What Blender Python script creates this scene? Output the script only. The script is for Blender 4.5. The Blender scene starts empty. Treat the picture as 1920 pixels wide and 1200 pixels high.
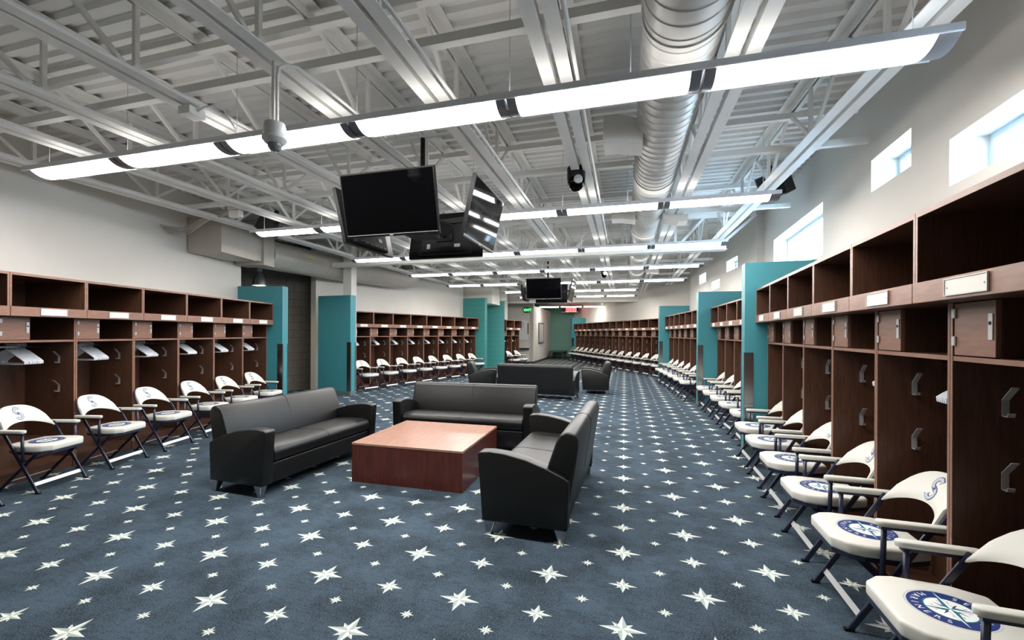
import bpy, bmesh, math, random
from mathutils import Matrix, Vector
random.seed(7)
PI = math.pi
scene = bpy.context.scene
COL = scene.collection

# ------------------------------------------------------------------ camera
FPX, CXP, HYP, CAMZ, ROLL = 827.0, 930.0, 625.2, 1.5525, 0.0047
TH = math.atan2(1171.0 - CXP, FPX)
cam_data = bpy.data.cameras.new('camera')
cam_data.sensor_width = 36.0
cam_data.lens = FPX / 1920.0 * 36.0
cam_data.shift_x = (960.0 - CXP) / 1920.0
cam_data.shift_y = (HYP - 600.0) / 1920.0
cam_data.clip_start = 0.05
cam = bpy.data.objects.new('camera', cam_data)
COL.objects.link(cam)
_r = Vector((math.cos(TH), math.sin(TH), 0)); _u = Vector((0, 0, 1)); _f = Vector((-math.sin(TH), math.cos(TH), 0))
_X = (_r + ROLL * _u).normalized(); _Z = -_f; _Y = _Z.cross(_X).normalized()
cam.matrix_world = Matrix(((_X.x, _Y.x, _Z.x, 0), (_X.y, _Y.y, _Z.y, 0), (_X.z, _Y.z, _Z.z, CAMZ), (0, 0, 0, 1)))
scene.camera = cam

# ------------------------------------------------------------------ world, exposure
world = bpy.data.worlds.new('sky'); scene.world = world; world.use_nodes = True
_bg = world.node_tree.nodes['Background']
_bg.inputs[0].default_value = (0.55, 0.78, 1.0, 1)
_bg.inputs[1].default_value = 9.0
scene.view_settings.view_transform = 'Standard'
scene.view_settings.look = 'None'
scene.view_settings.gamma = 1.0
scene.view_settings.use_curve_mapping = False
scene.view_settings.exposure = 1.55
LAMP = 14.0

# ------------------------------------------------------------------ materials
def srgb(r, g, b):
    f = lambda c: (c / 255 / 12.92) if c / 255 <= .04045 else ((c / 255 + .055) / 1.055) ** 2.4
    return (f(r), f(g), f(b), 1)

class NT:
    def __init__(self, m):
        self.t = m.node_tree; self.n = self.t.nodes; self.l = self.t.links
    def node(self, typ, **kw):
        n = self.n.new(typ)
        for k, v in kw.items(): setattr(n, k, v)
        return n
    def put(self, sock, v):
        if isinstance(v, bpy.types.NodeSocket): self.l.new(v, sock)
        elif v is not None: sock.default_value = v
    def math(self, op, a, b=None, c=None):
        n = self.node('ShaderNodeMath', operation=op)
        self.put(n.inputs[0], a)
        if b is not None: self.put(n.inputs[1], b)
        if c is not None: self.put(n.inputs[2], c)
        return n.outputs[0]
    def mix(self, fac, a, b):
        n = self.node('ShaderNodeMix', data_type='RGBA')
        self.put(n.inputs[0], fac); self.put(n.inputs[6], a); self.put(n.inputs[7], b)
        return n.outputs[2]
    def noise(self, vec, scale, detail=3, rough=.55):
        n = self.node('ShaderNodeTexNoise')
        self.l.new(vec, n.inputs['Vector']); n.inputs['Scale'].default_value = scale
        n.inputs['Detail'].default_value = detail; n.inputs['Roughness'].default_value = rough
        return n.outputs['Fac']
    def mapping(self, vec, scale):
        n = self.node('ShaderNodeMapping'); self.l.new(vec, n.inputs['Vector']); n.inputs['Scale'].default_value = scale
        return n.outputs['Vector']
    def ramp(self, fac, a, b):
        n = self.node('ShaderNodeMapRange'); self.put(n.inputs[0], fac)
        n.inputs[1].default_value = a; n.inputs[2].default_value = b
        return n.outputs[0]

def mat(name, col, rough=.5, metal=0., var=.0, vscale=6., vstretch=(1, 1, 1), bump=0., bscale=60., spec=.5, coat=0., emit=None, estr=0.):
    m = bpy.data.materials.new(name); m.use_nodes = True
    nt = NT(m); p = nt.n['Principled BSDF']
    p.inputs['Base Color'].default_value = col
    p.inputs['Roughness'].default_value = rough; p.inputs['Metallic'].default_value = metal
    p.inputs['Specular IOR Level'].default_value = spec
    if coat: p.inputs['Coat Weight'].default_value = coat; p.inputs['Coat Roughness'].default_value = .15
    tc = nt.node('ShaderNodeTexCoord').outputs['Object']
    if var:
        v = nt.mapping(tc, vstretch)
        f = nt.noise(v, vscale, 4)
        f = nt.ramp(f, .3, .7)
        d = tuple(c * (1 - var) for c in col[:3]) + (1,); b = tuple(min(1, c * (1 + var)) for c in col[:3]) + (1,)
        nt.put(p.inputs['Base Color'], nt.mix(f, d, b))
    if bump:
        f = nt.noise(nt.mapping(tc, vstretch), bscale, 2)
        bn = nt.node('ShaderNodeBump'); bn.inputs['Strength'].default_value = bump; bn.inputs['Distance'].default_value = .004
        nt.put(bn.inputs['Height'], f); nt.put(p.inputs['Normal'], bn.outputs[0])
    if emit:
        p.inputs['Emission Color'].default_value = emit; p.inputs['Emission Strength'].default_value = estr
    return m

M = {}
M['paint'] = mat('wall_paint', srgb(222, 218, 210), .7, var=.02, vscale=1.5)
M['ceil'] = mat('deck_paint', srgb(232, 231, 228), .55, var=.03, vscale=2)
M['steel_white'] = mat('joist_paint', srgb(236, 235, 231), .45, var=.03, vscale=4)
M['teal'] = mat('teal_paint', srgb(62, 137, 147), .45, var=.03, vscale=3)
M['teal_block'] = mat('teal_block_paint', srgb(66, 146, 142), .5, var=.04, vscale=9, bump=.15, bscale=40)
M['teal_far'] = mat('green_teal_paint', srgb(112, 160, 146), .5, var=.03, vscale=3)
M['white_block'] = mat('white_block_paint', srgb(214, 210, 200), .6, var=.03, vscale=9, bump=.15, bscale=40)
M['dark_block'] = mat('split_face_block', srgb(104, 98, 90), .9, var=.22, vscale=40, bump=.7, bscale=45)
M['mortar'] = mat('mortar', srgb(70, 67, 63), .9, var=.1, vscale=20)
M['teal_mortar'] = mat('teal_joint', srgb(54, 122, 120), .6)
M['white_mortar'] = mat('white_joint', srgb(190, 186, 177), .7)
M['base'] = mat('rubber_base', srgb(92, 108, 108), .5)
M['base_dark'] = mat('rubber_base_dark', srgb(60, 74, 72), .5)
M['wood'] = mat('locker_veneer', srgb(84, 56, 42), .42, var=.26, vscale=14, vstretch=(6, 6, .55), bump=.06, bscale=30, spec=.45)
M['wood_edge'] = mat('locker_edge_veneer_lit', srgb(138, 102, 86), .35, var=.16, vscale=16, vstretch=(.6, 6, 3), spec=.5)  # edge veneer; on fascia and door its lighter tone stands for light
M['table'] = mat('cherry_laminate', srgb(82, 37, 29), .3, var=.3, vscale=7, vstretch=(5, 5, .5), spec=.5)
M['table_top'] = mat('cherry_laminate_top_glare', srgb(160, 120, 102), .26, var=.12, vscale=9, vstretch=(6, .6, 1), spec=.5)  # lamp glare on the top is painted in as a paler base
M['vinyl'] = mat('cream_vinyl', srgb(214, 213, 204), .42, var=.02, vscale=5, spec=.45)
M['navy'] = mat('navy_enamel', srgb(34, 38, 62), .3, spec=.6)
M['navy_ink'] = mat('navy_print', srgb(24, 46, 112), .5)
M['teal_ink'] = mat('teal_print', srgb(28, 108, 128), .5)
M['white_ink'] = mat('white_print', srgb(234, 236, 234), .5)
M['grey_ink'] = mat('silver_print', srgb(176, 186, 196), .5)
M['leather'] = mat('black_leather', srgb(13, 13, 13), .40, var=.12, vscale=8, bump=.12, bscale=160, spec=.5)
M['chrome'] = mat('brushed_aluminium', srgb(190, 192, 196), .28, metal=1., var=.05, vscale=30)
M['guard'] = mat('stainless_guard', srgb(170, 172, 174), .22, metal=1., var=.04, vscale=20, vstretch=(1, 1, .1))
M['zinc'] = mat('zinc_plate', srgb(190, 191, 192), .42, metal=.45)
M['plate'] = mat('name_plate_ivory', srgb(226, 224, 214), .4)
M['hanger'] = mat('white_plastic', srgb(232, 236, 242), .35)
M['housing'] = mat('light_housing_grey', srgb(128, 130, 136), .35, metal=.5)
M['rail'] = mat('light_rail_white', srgb(215, 216, 220), .35, metal=.2)
M['lens'] = mat('lit_diffuser', srgb(245, 246, 250), .5, emit=(1.0, .965, .925, 1), estr=LAMP)
M['added_uplight'] = mat('added_uplight_glow', srgb(245, 246, 250), .5, emit=(1.0, .965, .925, 1), estr=LAMP * .06)  # faint glow added on top of the light rows to brighten the ceiling
M['duct'] = mat('painted_duct', srgb(205, 204, 200), .38, metal=.15, var=.03, vscale=5)
M['duct_left'] = mat('painted_duct_beige', srgb(190, 183, 172), .45, metal=.1, var=.04, vscale=5)
M['black'] = mat('black_plastic', srgb(16, 16, 18), .4, spec=.25)
M['black_matte'] = mat('black_textured', srgb(28, 29, 31), .65, var=.1, vscale=40)
M['screen'] = mat('tv_glass', srgb(3, 3, 4), .05, spec=.12)
M['camera_white'] = mat('camera_white_plastic', srgb(206, 206, 206), .35)
M['smoke'] = mat('smoked_dome', srgb(110, 112, 116), .1, spec=.8)
M['wire'] = mat('steel_cable', srgb(200, 200, 200), .4, metal=.6)
M['sticker'] = mat('white_sticker', srgb(222, 224, 230), .5)
M['label_yellow'] = mat('yellow_label', srgb(222, 206, 132), .5)
M['ink_black'] = mat('black_print', srgb(20, 20, 20), .6)
M['win_frame'] = mat('window_frame', srgb(205, 222, 236), .4)
M['reveal'] = mat('reveal_paint', srgb(226, 228, 230), .6)
M['green_glow'] = mat('exit_green', srgb(40, 220, 80), .5, emit=(.05, 1, .15, 1), estr=2.2)
M['red_glow'] = mat('clock_red', srgb(240, 40, 40), .5, emit=(1, .06, .06, 1), estr=4.)
M['shelf_dark'] = mat('bench_top_dark', srgb(52, 46, 44), .35)
M['blind'] = mat('blind_slat', srgb(170, 168, 162), .5)
M['bulb'] = mat('lamp_glow', srgb(255, 240, 210), .5, emit=(1, .82, .55, 1), estr=50.)
M['dark_room'] = mat('service_wall_dark', srgb(70, 66, 62), .9)

def glass_mat():
    m = bpy.data.materials.new('window_glass'); m.use_nodes = True
    nt = NT(m); out = nt.n['Material Output']; nt.n.remove(nt.n['Principled BSDF'])
    tr = nt.node('ShaderNodeBsdfTransparent'); tr.inputs[0].default_value = (.95, .98, 1, 1)
    gl = nt.node('ShaderNodeBsdfGlossy'); gl.inputs['Roughness'].default_value = .02
    mx = nt.node('ShaderNodeMixShader'); mx.inputs[0].default_value = .06
    nt.l.new(tr.outputs[0], mx.inputs[1]); nt.l.new(gl.outputs[0], mx.inputs[2])
    nt.l.new(mx.outputs[0], out.inputs[0])
    return m
M['glass'] = glass_mat()

def carpet_mat():
    m = bpy.data.materials.new('star_carpet'); m.use_nodes = True
    nt = NT(m); p = nt.n['Principled BSDF']
    tc = nt.node('ShaderNodeTexCoord').outputs['Object']
    sep = nt.node('ShaderNodeSeparateXYZ'); nt.l.new(tc, sep.inputs[0])
    X, Y = sep.outputs[0], sep.outputs[1]
    A, B = .4575, .4225                       # half cells of the woven repeat
    def star(px, py, ox, oy, R, ri, r2, ri2, asp):
        # 8-pointed star repeated on a px * py lattice; returns (mask, facet)
        def cell(v, o, per):
            q = nt.math('DIVIDE', nt.math('SUBTRACT', v, o), per)
            q = nt.math('SUBTRACT', q, nt.math('ROUND', q))
            return nt.math('MULTIPLY', q, per)
        x = cell(X, ox, px); y = nt.math('DIVIDE', cell(Y, oy, py), asp)
        def arms(x, y, R, i):
            ax, ay = nt.math('ABSOLUTE', x), nt.math('ABSOLUTE', y)
            hi, lo = nt.math('MAXIMUM', ax, ay), nt.math('MINIMUM', ax, ay)
            v = nt.math('ADD', nt.math('MULTIPLY', lo, R - i), nt.math('MULTIPLY', hi, i))
            return nt.math('LESS_THAN', v, i * R)
        s = .70710678
        xd = nt.math('MULTIPLY', nt.math('ADD', x, y), s); yd = nt.math('MULTIPLY', nt.math('SUBTRACT', y, x), s)
        main = arms(x, y, R, ri); diag = arms(xd, yd, r2, ri2)
        mask = nt.math('MAXIMUM', main, diag)
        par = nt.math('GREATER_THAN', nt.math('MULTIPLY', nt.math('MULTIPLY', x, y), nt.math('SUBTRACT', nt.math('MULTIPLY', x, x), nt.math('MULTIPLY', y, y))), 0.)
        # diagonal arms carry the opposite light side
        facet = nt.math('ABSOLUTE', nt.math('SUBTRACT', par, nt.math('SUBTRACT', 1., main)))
        return mask, facet
    ox, oy = -.004, 2.414
    layers = []
    for (dx, dy) in ((0, 0), (A, B)):
        layers.append(star(2 * A, 2 * B, ox + dx, oy + dy, .124, .026, .078, .021, .92))
    for (dx, dy) in ((A, 0), (0, B)):
        layers.append(star(2 * A, 2 * B, ox + dx, oy + dy, .088, .019, .056, .015, .92))
    layers.append(star(A, B, ox + A / 2, oy + B / 2, .044, .010, .034, .009, .92))
    mask = layers[0][0]; facet = nt.math('MULTIPLY', layers[0][0], layers[0][1])
    for mk, fc in layers[1:]:
        mask = nt.math('MAXIMUM', mask, mk); facet = nt.math('MAXIMUM', facet, nt.math('MULTIPLY', mk, fc))
    big = nt.ramp(nt.noise(tc, 2.6, 8, .68), .36, .62)
    fine = nt.noise(nt.mapping(tc, (.45, 1, 1)), 190, 2, .7)
    fine2 = nt.noise(nt.mapping(tc, (.25, 1, 1)), 46, 3, .65)
    g = nt.mix(big, srgb(25, 33, 40), srgb(59, 74, 87))
    g = nt.mix(nt.math('MULTIPLY', nt.ramp(fine, .40, .66), .62), g, srgb(92, 107, 119))
    g = nt.mix(nt.math('MULTIPLY', nt.ramp(fine2, .5, .75), .5), g, srgb(26, 36, 46))
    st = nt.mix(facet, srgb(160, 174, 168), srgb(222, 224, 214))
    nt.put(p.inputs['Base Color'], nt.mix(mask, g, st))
    p.inputs['Roughness'].default_value = .95; p.inputs['Specular IOR Level'].default_value = .1
    bn = nt.node('ShaderNodeBump'); bn.inputs['Strength'].default_value = .35; bn.inputs['Distance'].default_value = .004
    nt.put(bn.inputs['Height'], fine); nt.put(p.inputs['Normal'], bn.outputs[0])
    return m
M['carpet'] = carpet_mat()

def stripe_mat():
    m = bpy.data.materials.new('striped_dark_carpet'); m.use_nodes = True
    nt = NT(m); p = nt.n['Principled BSDF']
    tc = nt.node('ShaderNodeTexCoord').outputs['Object']
    sep = nt.node('ShaderNodeSeparateXYZ'); nt.l.new(tc, sep.inputs[0])
    q = nt.math('DIVIDE', sep.outputs[0], .36); q = nt.math('ABSOLUTE', nt.math('SUBTRACT', q, nt.math('ROUND', q)))
    mk = nt.math('LESS_THAN', q, .05)
    g = nt.mix(nt.noise(tc, 30, 3), srgb(44, 52, 54), srgb(66, 76, 76))
    nt.put(p.inputs['Base Color'], nt.mix(mk, g, srgb(150, 160, 154)))
    p.inputs['Roughness'].default_value = .95
    return m
M['stripe'] = stripe_mat()

# ------------------------------------------------------------------ mesh helpers
class MB:
    """collects boxes, tubes, prisms and lathes into one mesh"""
    def __init__(self):
        self.v = []; self.f = []; self.sm = []
    def add(self, vs, fs, smooth=False):
        o = len(self.v)
        self.v += [tuple(p) for p in vs]
        self.f += [tuple(i + o for i in f) for f in fs]
        self.sm += [smooth] * len(fs)
        return self
    def box(self, x0, x1, y0, y1, z0, z1):
        return self.add([(x0, y0, z0), (x1, y0, z0), (x1, y1, z0), (x0, y1, z0), (x0, y0, z1), (x1, y0, z1), (x1, y1, z1), (x0, y1, z1)],
                        [(3, 2, 1, 0), (4, 5, 6, 7), (0, 1, 5, 4), (1, 2, 6, 5), (2, 3, 7, 6), (3, 0, 4, 7)])
    def beam(self, a, b, w, h, up=(0, 0, 1)):
        a, b = Vector(a), Vector(b); d = (b - a).normalized(); upv = Vector(up)
        if abs(d.dot(upv)) > .98: upv = Vector((1, 0, 0))
        s = d.cross(upv).normalized() * w / 2; t = s.cross(d).normalized() * h / 2
        vs = [a - s - t, a + s - t, a + s + t, a - s + t, b - s - t, b + s - t, b + s + t, b - s + t]
        return self.add(vs, [(3, 2, 1, 0), (4, 5, 6, 7), (0, 1, 5, 4), (1, 2, 6, 5), (2, 3, 7, 6), (3, 0, 4, 7)])
    def tube(self, pts, r, n=8, caps=True):
        pts = [Vector(p) for p in pts]; rings = []; prev = None
        rr = r if isinstance(r, (list, tuple)) else [r] * len(pts)
        vs = []
        for i, p in enumerate(pts):
            d = (pts[min(i + 1, len(pts) - 1)] - pts[max(i - 1, 0)]).normalized()
            if prev is None:
                a = Vector((0, 0, 1)) if abs(d.z) < .9 else Vector((1, 0, 0))
                s = d.cross(a).normalized()
            else:
                s = (prev - d * prev.dot(d)).normalized()
            prev = s; t = d.cross(s)
            for k in range(n):
                q = 2 * PI * k / n
                vs.append(p + (s * math.cos(q) + t * math.sin(q)) * rr[i])
        fs = []
        for i in range(len(pts) - 1):
            for k in range(n):
                a, b = i * n + k, i * n + (k + 1) % n
                fs.append((a, b, b + n, a + n))
        self.add(vs, fs, True)
        if caps:
            o = len(self.v) - len(vs)
            self.f.append(tuple(o + k for k in range(n))[::-1]); self.sm.append(False)
            o2 = o + (len(pts) - 1) * n
            self.f.append(tuple(o2 + k for k in range(n))); self.sm.append(False)
        return self
    def prism(self, poly, axis, a, b, smooth=False):
        """polygon of 2-D points extruded between a and b along an axis ('x','y','z')"""
        n = len(poly)
        def P(p, t):
            return {'x': (t, p[0], p[1]), 'y': (p[0], t, p[1]), 'z': (p[0], p[1], t)}[axis]
        vs = [P(p, a) for p in poly] + [P(p, b) for p in poly]
        fs = [(k, (k + 1) % n, (k + 1) % n + n, k + n) for k in range(n)]
        self.add(vs, fs, smooth)
        o = len(self.v) - 2 * n
        self.f += [tuple(o + k for k in range(n))[::-1], tuple(o + n + k for k in range(n))]; self.sm += [False, False]
        return self
    def lathe(self, prof, n=16, c=(0, 0, 0), axis='z', smooth=True):
        vs = []
        for (r, h) in prof:
            for k in range(n):
                q = 2 * PI * k / n; x, y = r * math.cos(q), r * math.sin(q)
                p = {'z': (x, y, h), 'y': (x, h, y), 'x': (h, x, y)}[axis]
                vs.append((p[0] + c[0], p[1] + c[1], p[2] + c[2]))
        fs = []
        for i in range(len(prof) - 1):
            for k in range(n):
                a, b = i * n + k, i * n + (k + 1) % n
                fs.append((a, b, b + n, a + n))
        self.add(vs, fs, smooth)
        return self
    def xform(self, mtx):
        self.v = [tuple(mtx @ Vector(p)) for p in self.v]
        return self
    def mesh(self, name, bevel=0., seg=2, smooth_all=False, angle=None):
        me = bpy.data.meshes.new(name); me.from_pydata(self.v, [], self.f)
        bm = bmesh.new(); bm.from_mesh(me)
        for f, s in zip(bm.faces, self.sm): f.smooth = s or smooth_all
        bmesh.ops.recalc_face_normals(bm, faces=bm.faces)
        if not smooth_all:
            for e_ in bm.edges:
                if len(e_.link_faces) == 2 and e_.calc_face_angle(0) > .6: e_.smooth = False
        if bevel:
            ed = [e for e in bm.edges if len(e.link_faces) == 2 and e.calc_face_angle(0) > .5]
            bmesh.ops.bevel(bm, geom=ed, offset=bevel, segments=seg, profile=.5, affect='EDGES', clamp_overlap=True)
            if smooth_all:
                for f in bm.faces: f.smooth = True
        bm.to_mesh(me); bm.free()
        return me
    def obj(self, name, m, parent=None, bevel=0., seg=2, smooth_all=False):
        me = self.mesh(name, bevel, seg, smooth_all)
        return mk(name, me, m, parent)

def mk(name, me, m, parent=None):
    if m is not None:
        me.materials.clear(); me.materials.append(m)
    o = bpy.data.objects.new(name, me); COL.objects.link(o)
    if parent: o.parent = parent
    return o
def inst(name, me, parent=None, loc=(0, 0, 0), rotz=0., mtx=None):
    o = bpy.data.objects.new(name, me); COL.objects.link(o)
    if parent: o.parent = parent
    if mtx is not None: o.matrix_local = mtx
    else: o.location = loc; o.rotation_euler = (0, 0, rotz)
    return o
def empty(name, loc=(0, 0, 0), rotz=0.):
    o = bpy.data.objects.new(name, None); COL.objects.link(o)
    o.empty_display_size = .1; o.location = loc; o.rotation_euler = (0, 0, rotz)
    return o
def tag(o, label=None, cat=None, group=None, kind=None):
    if label: o['label'] = label
    if cat: o['category'] = cat
    if group: o['group'] = group
    if kind: o['kind'] = kind
    return o
def struct(o): o['kind'] = 'structure'; return o
def copy_tree(o, parent=None):
    c = o.copy(); COL.objects.link(c); c.parent = parent
    for ch in o.children: copy_tree(ch, c)
    return c
ORD = ['first', 'second', 'third', 'fourth', 'fifth', 'sixth', 'seventh', 'eighth', 'ninth', 'tenth', 'eleventh', 'twelfth', 'thirteenth', 'fourteenth']
def text_geo(body, size):
    cu = bpy.data.curves.new('t', 'FONT'); cu.body = body; cu.size = size; cu.align_x = 'CENTER'; cu.resolution_u = 2
    ob = bpy.data.objects.new('t', cu); COL.objects.link(ob)
    dg = bpy.context.evaluated_depsgraph_get(); me = bpy.data.meshes.new_from_object(ob.evaluated_get(dg))
    v = [tuple(q.co) for q in me.vertices]; f = [tuple(p.vertices) for p in me.polygons]
    bpy.data.objects.remove(ob); bpy.data.curves.remove(cu); bpy.data.meshes.remove(me)
    return v, f

# ------------------------------------------------------------------ runs of lockers
W = .763
class Run:
    def __init__(self, key, start, heading, n, side, phrase, chair_off, first=0):
        a = math.radians(heading); self.key = key; self.n = n; self.side = side; self.phrase = phrase; self.off = chair_off
        self.u = Vector((math.sin(a), math.cos(a), 0))
        self.nrm = Vector((-math.cos(a), math.sin(a), 0)) if side == 'R' else Vector((math.cos(a), -math.sin(a), 0))
        self.rot = math.radians(90 - heading) if side == 'R' else math.radians(-90 - heading)
        self.s = Vector((start[0], start[1], 0)) - self.u * W * first
        self.e = self.s + self.u * W * n
    def at(self, k, off=0.): return self.s + self.u * W * k + self.nrm * off
RUNS = [
    Run('L1', (-5.789, 2.815), -12.84, 7, 'L', 'near left run', .24, 1),
    Run('R1', (1.338, 2.589), 4.39, 6, 'R', 'near right run', .05, 1),
    Run('L2', (-6.737, 10.884), 14.72, 8, 'L', 'middle left run', .22, 1),
    Run('R2', (1.809, 8.232), -.14, 5, 'R', 'second right run', .10, 2),
    Run('R3', (1.576, 11.665), -4.46, 6, 'R', 'third right run', .12, 1),
    Run('RF', (1.189, 17.19), -24.17, 14, 'R', 'far right run', .18, 1),
    Run('L3', (-4.80, 18.02), 12.5, 2, 'L', 'far left pair', .2, 0),
]
RUN = {r.key: r for r in RUNS}
DEP = .75          # cubby front to wall

# ------------------------------------------------------------------ room shell
CEIL = 3.93
fm = MB().box(-9.5, 4.5, -4.5, 18.6, -.05, 0)
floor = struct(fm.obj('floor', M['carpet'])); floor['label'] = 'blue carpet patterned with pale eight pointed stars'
fm = MB().box(-9.5, 4.5, 18.6, 31.5, -.05, 0)
floor2 = struct(fm.obj('floor_hall', M['stripe'])); floor2['label'] = 'dark striped carpet at the far end of the room'

# corrugated roof deck, ribs along X
def deck():
    per = .152; y = -4.4; vs = []; prof = []
    while y < 20.6:
        prof += [(y, CEIL), (y + .060, CEIL), (y + .075, CEIL + .038), (y + .137, CEIL + .038)]
        y += per
    m = MB(); x0, x1 = -9.4, 4.4
    for (yy, zz) in prof: vs += [(x0, yy, zz), (x1, yy, zz)]
    fs = [(2 * i, 2 * i + 1, 2 * i + 3, 2 * i + 2) for i in range(len(prof) - 1)]
    m.add(vs, fs)
    m.box(x0, x1, -4.4, 20.7, CEIL + .06, CEIL + .12)
    return m
o = struct(deck().obj('ceiling', M['ceil'])); o['label'] = 'pale grey corrugated steel roof deck'

def wall(name, P, Q, z0, z1, m, thick=.34, holes=(), side=1, label=None):
    """vertical wall from P to Q; thickness goes to the outer side; holes are (s0, s1, h0, h1) in metres along PQ"""
    P = Vector((P[0], P[1], 0)); Q = Vector((Q[0], Q[1], 0)); L = (Q - P).length; u = (Q - P) / L
    n = Vector((u.y, -u.x, 0)) * side
    mb = MB()
    def piece(a, b, h0, h1):
        if b - a < 1e-4 or h1 - h0 < 1e-4: return
        c = [P + u * a, P + u * b, P + u * b + n * thick, P + u * a + n * thick]
        vs = [(q.x, q.y, h0) for q in c] + [(q.x, q.y, h1) for q in c]
        mb.add(vs, [(3, 2, 1, 0), (4, 5, 6, 7), (0, 1, 5, 4), (1, 2, 6, 5), (2, 3, 7, 6), (3, 0, 4, 7)])
    cuts = sorted({0., L} | {h[0] for h in holes} | {h[1] for h in holes})
    for a, b in zip(cuts, cuts[1:]):
        mid = (a + b) / 2; z = z0
        for h in sorted([h for h in holes if h[0] < mid < h[1]], key=lambda h: h[2]):
            piece(a, b, z, h[2]); z = h[3]
        piece(a, b, z, z1)
    o = struct(mb.obj(name, m))
    if label: o['label'] = label
    return o, P, u, n

win_n = [0]
def window(P, u, n, h, mull=(.5,), label=None):
    win_n[0] += 1
    s0, s1, h0, h1 = h
    rot = math.atan2(u.y, u.x)
    e = struct(empty('window_%d' % win_n[0], (P.x + u.x * s0 + n.x * .24, P.y + u.y * s0 + n.y * .24, h0), rot))
    e['label'] = label or 'small clerestory window'
    L = s1 - s0; H = h1 - h0; t = .045
    f = MB()
    f.box(0, L, -.03, .03, 0, t).box(0, L, -.03, .03, H - t, H).box(0, t, -.03, .03, t, H - t).box(L - t, L, -.03, .03, t, H - t)
    f.obj('window_frame', M['win_frame'], e)
    for q in mull:
        MB().box(L * q - .016, L * q + .016, -.025, .025, t, H - t).obj('mullion', M['win_frame'], e)
    edges = [t] + [L * q for q in mull] + [L - t]
    for a, b in zip(edges, edges[1:]):
        MB().box(a, b, -.004, .004, t, H - t).obj('pane', M['glass'], e)
    return e

R1, R2, R3, RF, L1, L2, L3 = (RUN[k] for k in ('R1', 'R2', 'R3', 'RF', 'L1', 'L2', 'L3'))
def off(run, p, d): return p + run.nrm * (-d)
A0 = off(R1, R1.s - R1.u * 6.3, DEP); A1 = off(R1, R1.e - R1.u * .35, DEP)
B1 = Vector((2.57, 9.64, 0)); D0 = Vector((2.46, 9.66, 0)); D1 = off(R3, R3.s + R3.u * .9, DEP); E1 = off(R3, R3.e - R3.u * .1, DEP)
F1 = off(RF, RF.e + RF.u * 2.9, DEP)
def along(P, Y, u): return (Y - P.y) / u.y
# right wall in straight segments
segA = (A1 - A0).normalized()
hA = [(along(A0, 2.15, segA), along(A0, 3.87, segA), 2.60, 2.93), (along(A0, 4.38, segA), along(A0, 5.11, segA), 2.93, 3.24)]
o, P, u, n = wall('wall_right', A0, A1, 0, 4.2, M['paint'], holes=hA, label='pale painted right wall with small windows')
window(P, u, n, hA[0], (.42,), 'nearest clerestory window above the right lockers'); window(P, u, n, hA[1], (.5,), 'second clerestory window above the right lockers')
segB = (B1 - A1).normalized()
hB = [(along(A1, 6.45, segB), along(A1, 8.85, segB), 2.56, 3.22)]
o, P, u, n = wall('wall_right_2', A1, B1, 0, 4.2, M['paint'], holes=hB); window(P, u, n, hB[0], (.5,), 'large clerestory window above the first teal partition')
wall('wall_right_jog', B1, D0, 0, 4.2, M['paint'], side=1, thick=.3)
segD = (D1 - D0).normalized()
def ray(x, y):
    dx, dy = x - CXP, y - HYP; dx, dy = dx + ROLL * dy, dy - ROLL * dx
    uu = dx / FPX; c, s = math.cos(TH), math.sin(TH)
    return (uu * c - s, uu * s + c, -dy / FPX)
def hit(P, u, x, y):
    d = ray(x, y); det = -d[0] * u.y + d[1] * u.x
    t = (-P.x * u.y + P.y * u.x) / det
    return ((d[0] * t - P.x) * u.x + (d[1] * t - P.y) * u.y, CAMZ + d[2] * t)
def hole(P, u, x0, y0, x1, y1):
    a = hit(P, u, x0, y0); b = hit(P, u, x1, y1)
    return (min(a[0], b[0]), max(a[0], b[0]), min(a[1], b[1]), max(a[1], b[1]))
hD = [hole(D0, segD, 1383, 479, 1362, 511)]
o, P, u, n = wall('wall_right_3', D0, D1, 0, 4.2, M['paint'], holes=hD)
window(P, u, n, hD[0], (.5,), 'small high clerestory window between the teal partitions')
segE = (E1 - D1).normalized()
hE = [hole(D1, segE, 1350, 522, 1334, 545), hole(D1, segE, 1324, 510, 1311, 534)]
o, P, u, n = wall('wall_right_4', D1, E1, 0, 4.2, M['paint'], holes=hE)
window(P, u, n, hE[0], (.5,), 'small low clerestory window above the second teal partition'); window(P, u, n, hE[1], (.5,), 'farthest small clerestory window on the right')
F0 = off(RF, RF.s - RF.u * .4, DEP)
wall('wall_right_5', E1, F0, 0, 4.2, M['paint'])
wall('wall_right_far', F0, F1, 0, 4.2, M['paint'])
# left walls
G0 = off(L1, L1.s - L1.u * 6.6, DEP); G1 = off(L1, L1.e + L1.u * .12, DEP)
wall('wall_left', G0, G1, 0, 4.2, M['paint'], side=-1, thick=.2, label='pale painted left wall above the lockers')
H0 = off(L2, L2.s - L2.u * .55, DEP); H1 = off(L2, L2.e + L2.u * .05, DEP)
wall('wall_left_2', H0, H1, 0, 4.2, M['paint'], side=-1, thick=.2, label='pale painted wall above the middle left lockers')
# back wall behind the camera
wall('wall_back', (-9.4, -4.3), (4.4, -4.3), 0, 4.2, M['paint'], side=1, thick=.2)
o = struct(MB().box(-9.75, -9.5, -4.6, 31.2, 0, 4.2).obj('wall_leak_shield_left', M['dark_room']))  # added outer shell, keeps sky light from leaking into the recess
o = struct(MB().box(-9.75, 4.6, 31.0, 31.2, 0, 4.2).obj('wall_leak_shield_far', M['dark_room']))  # far side of the added shell, also shuts out sky light
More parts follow.
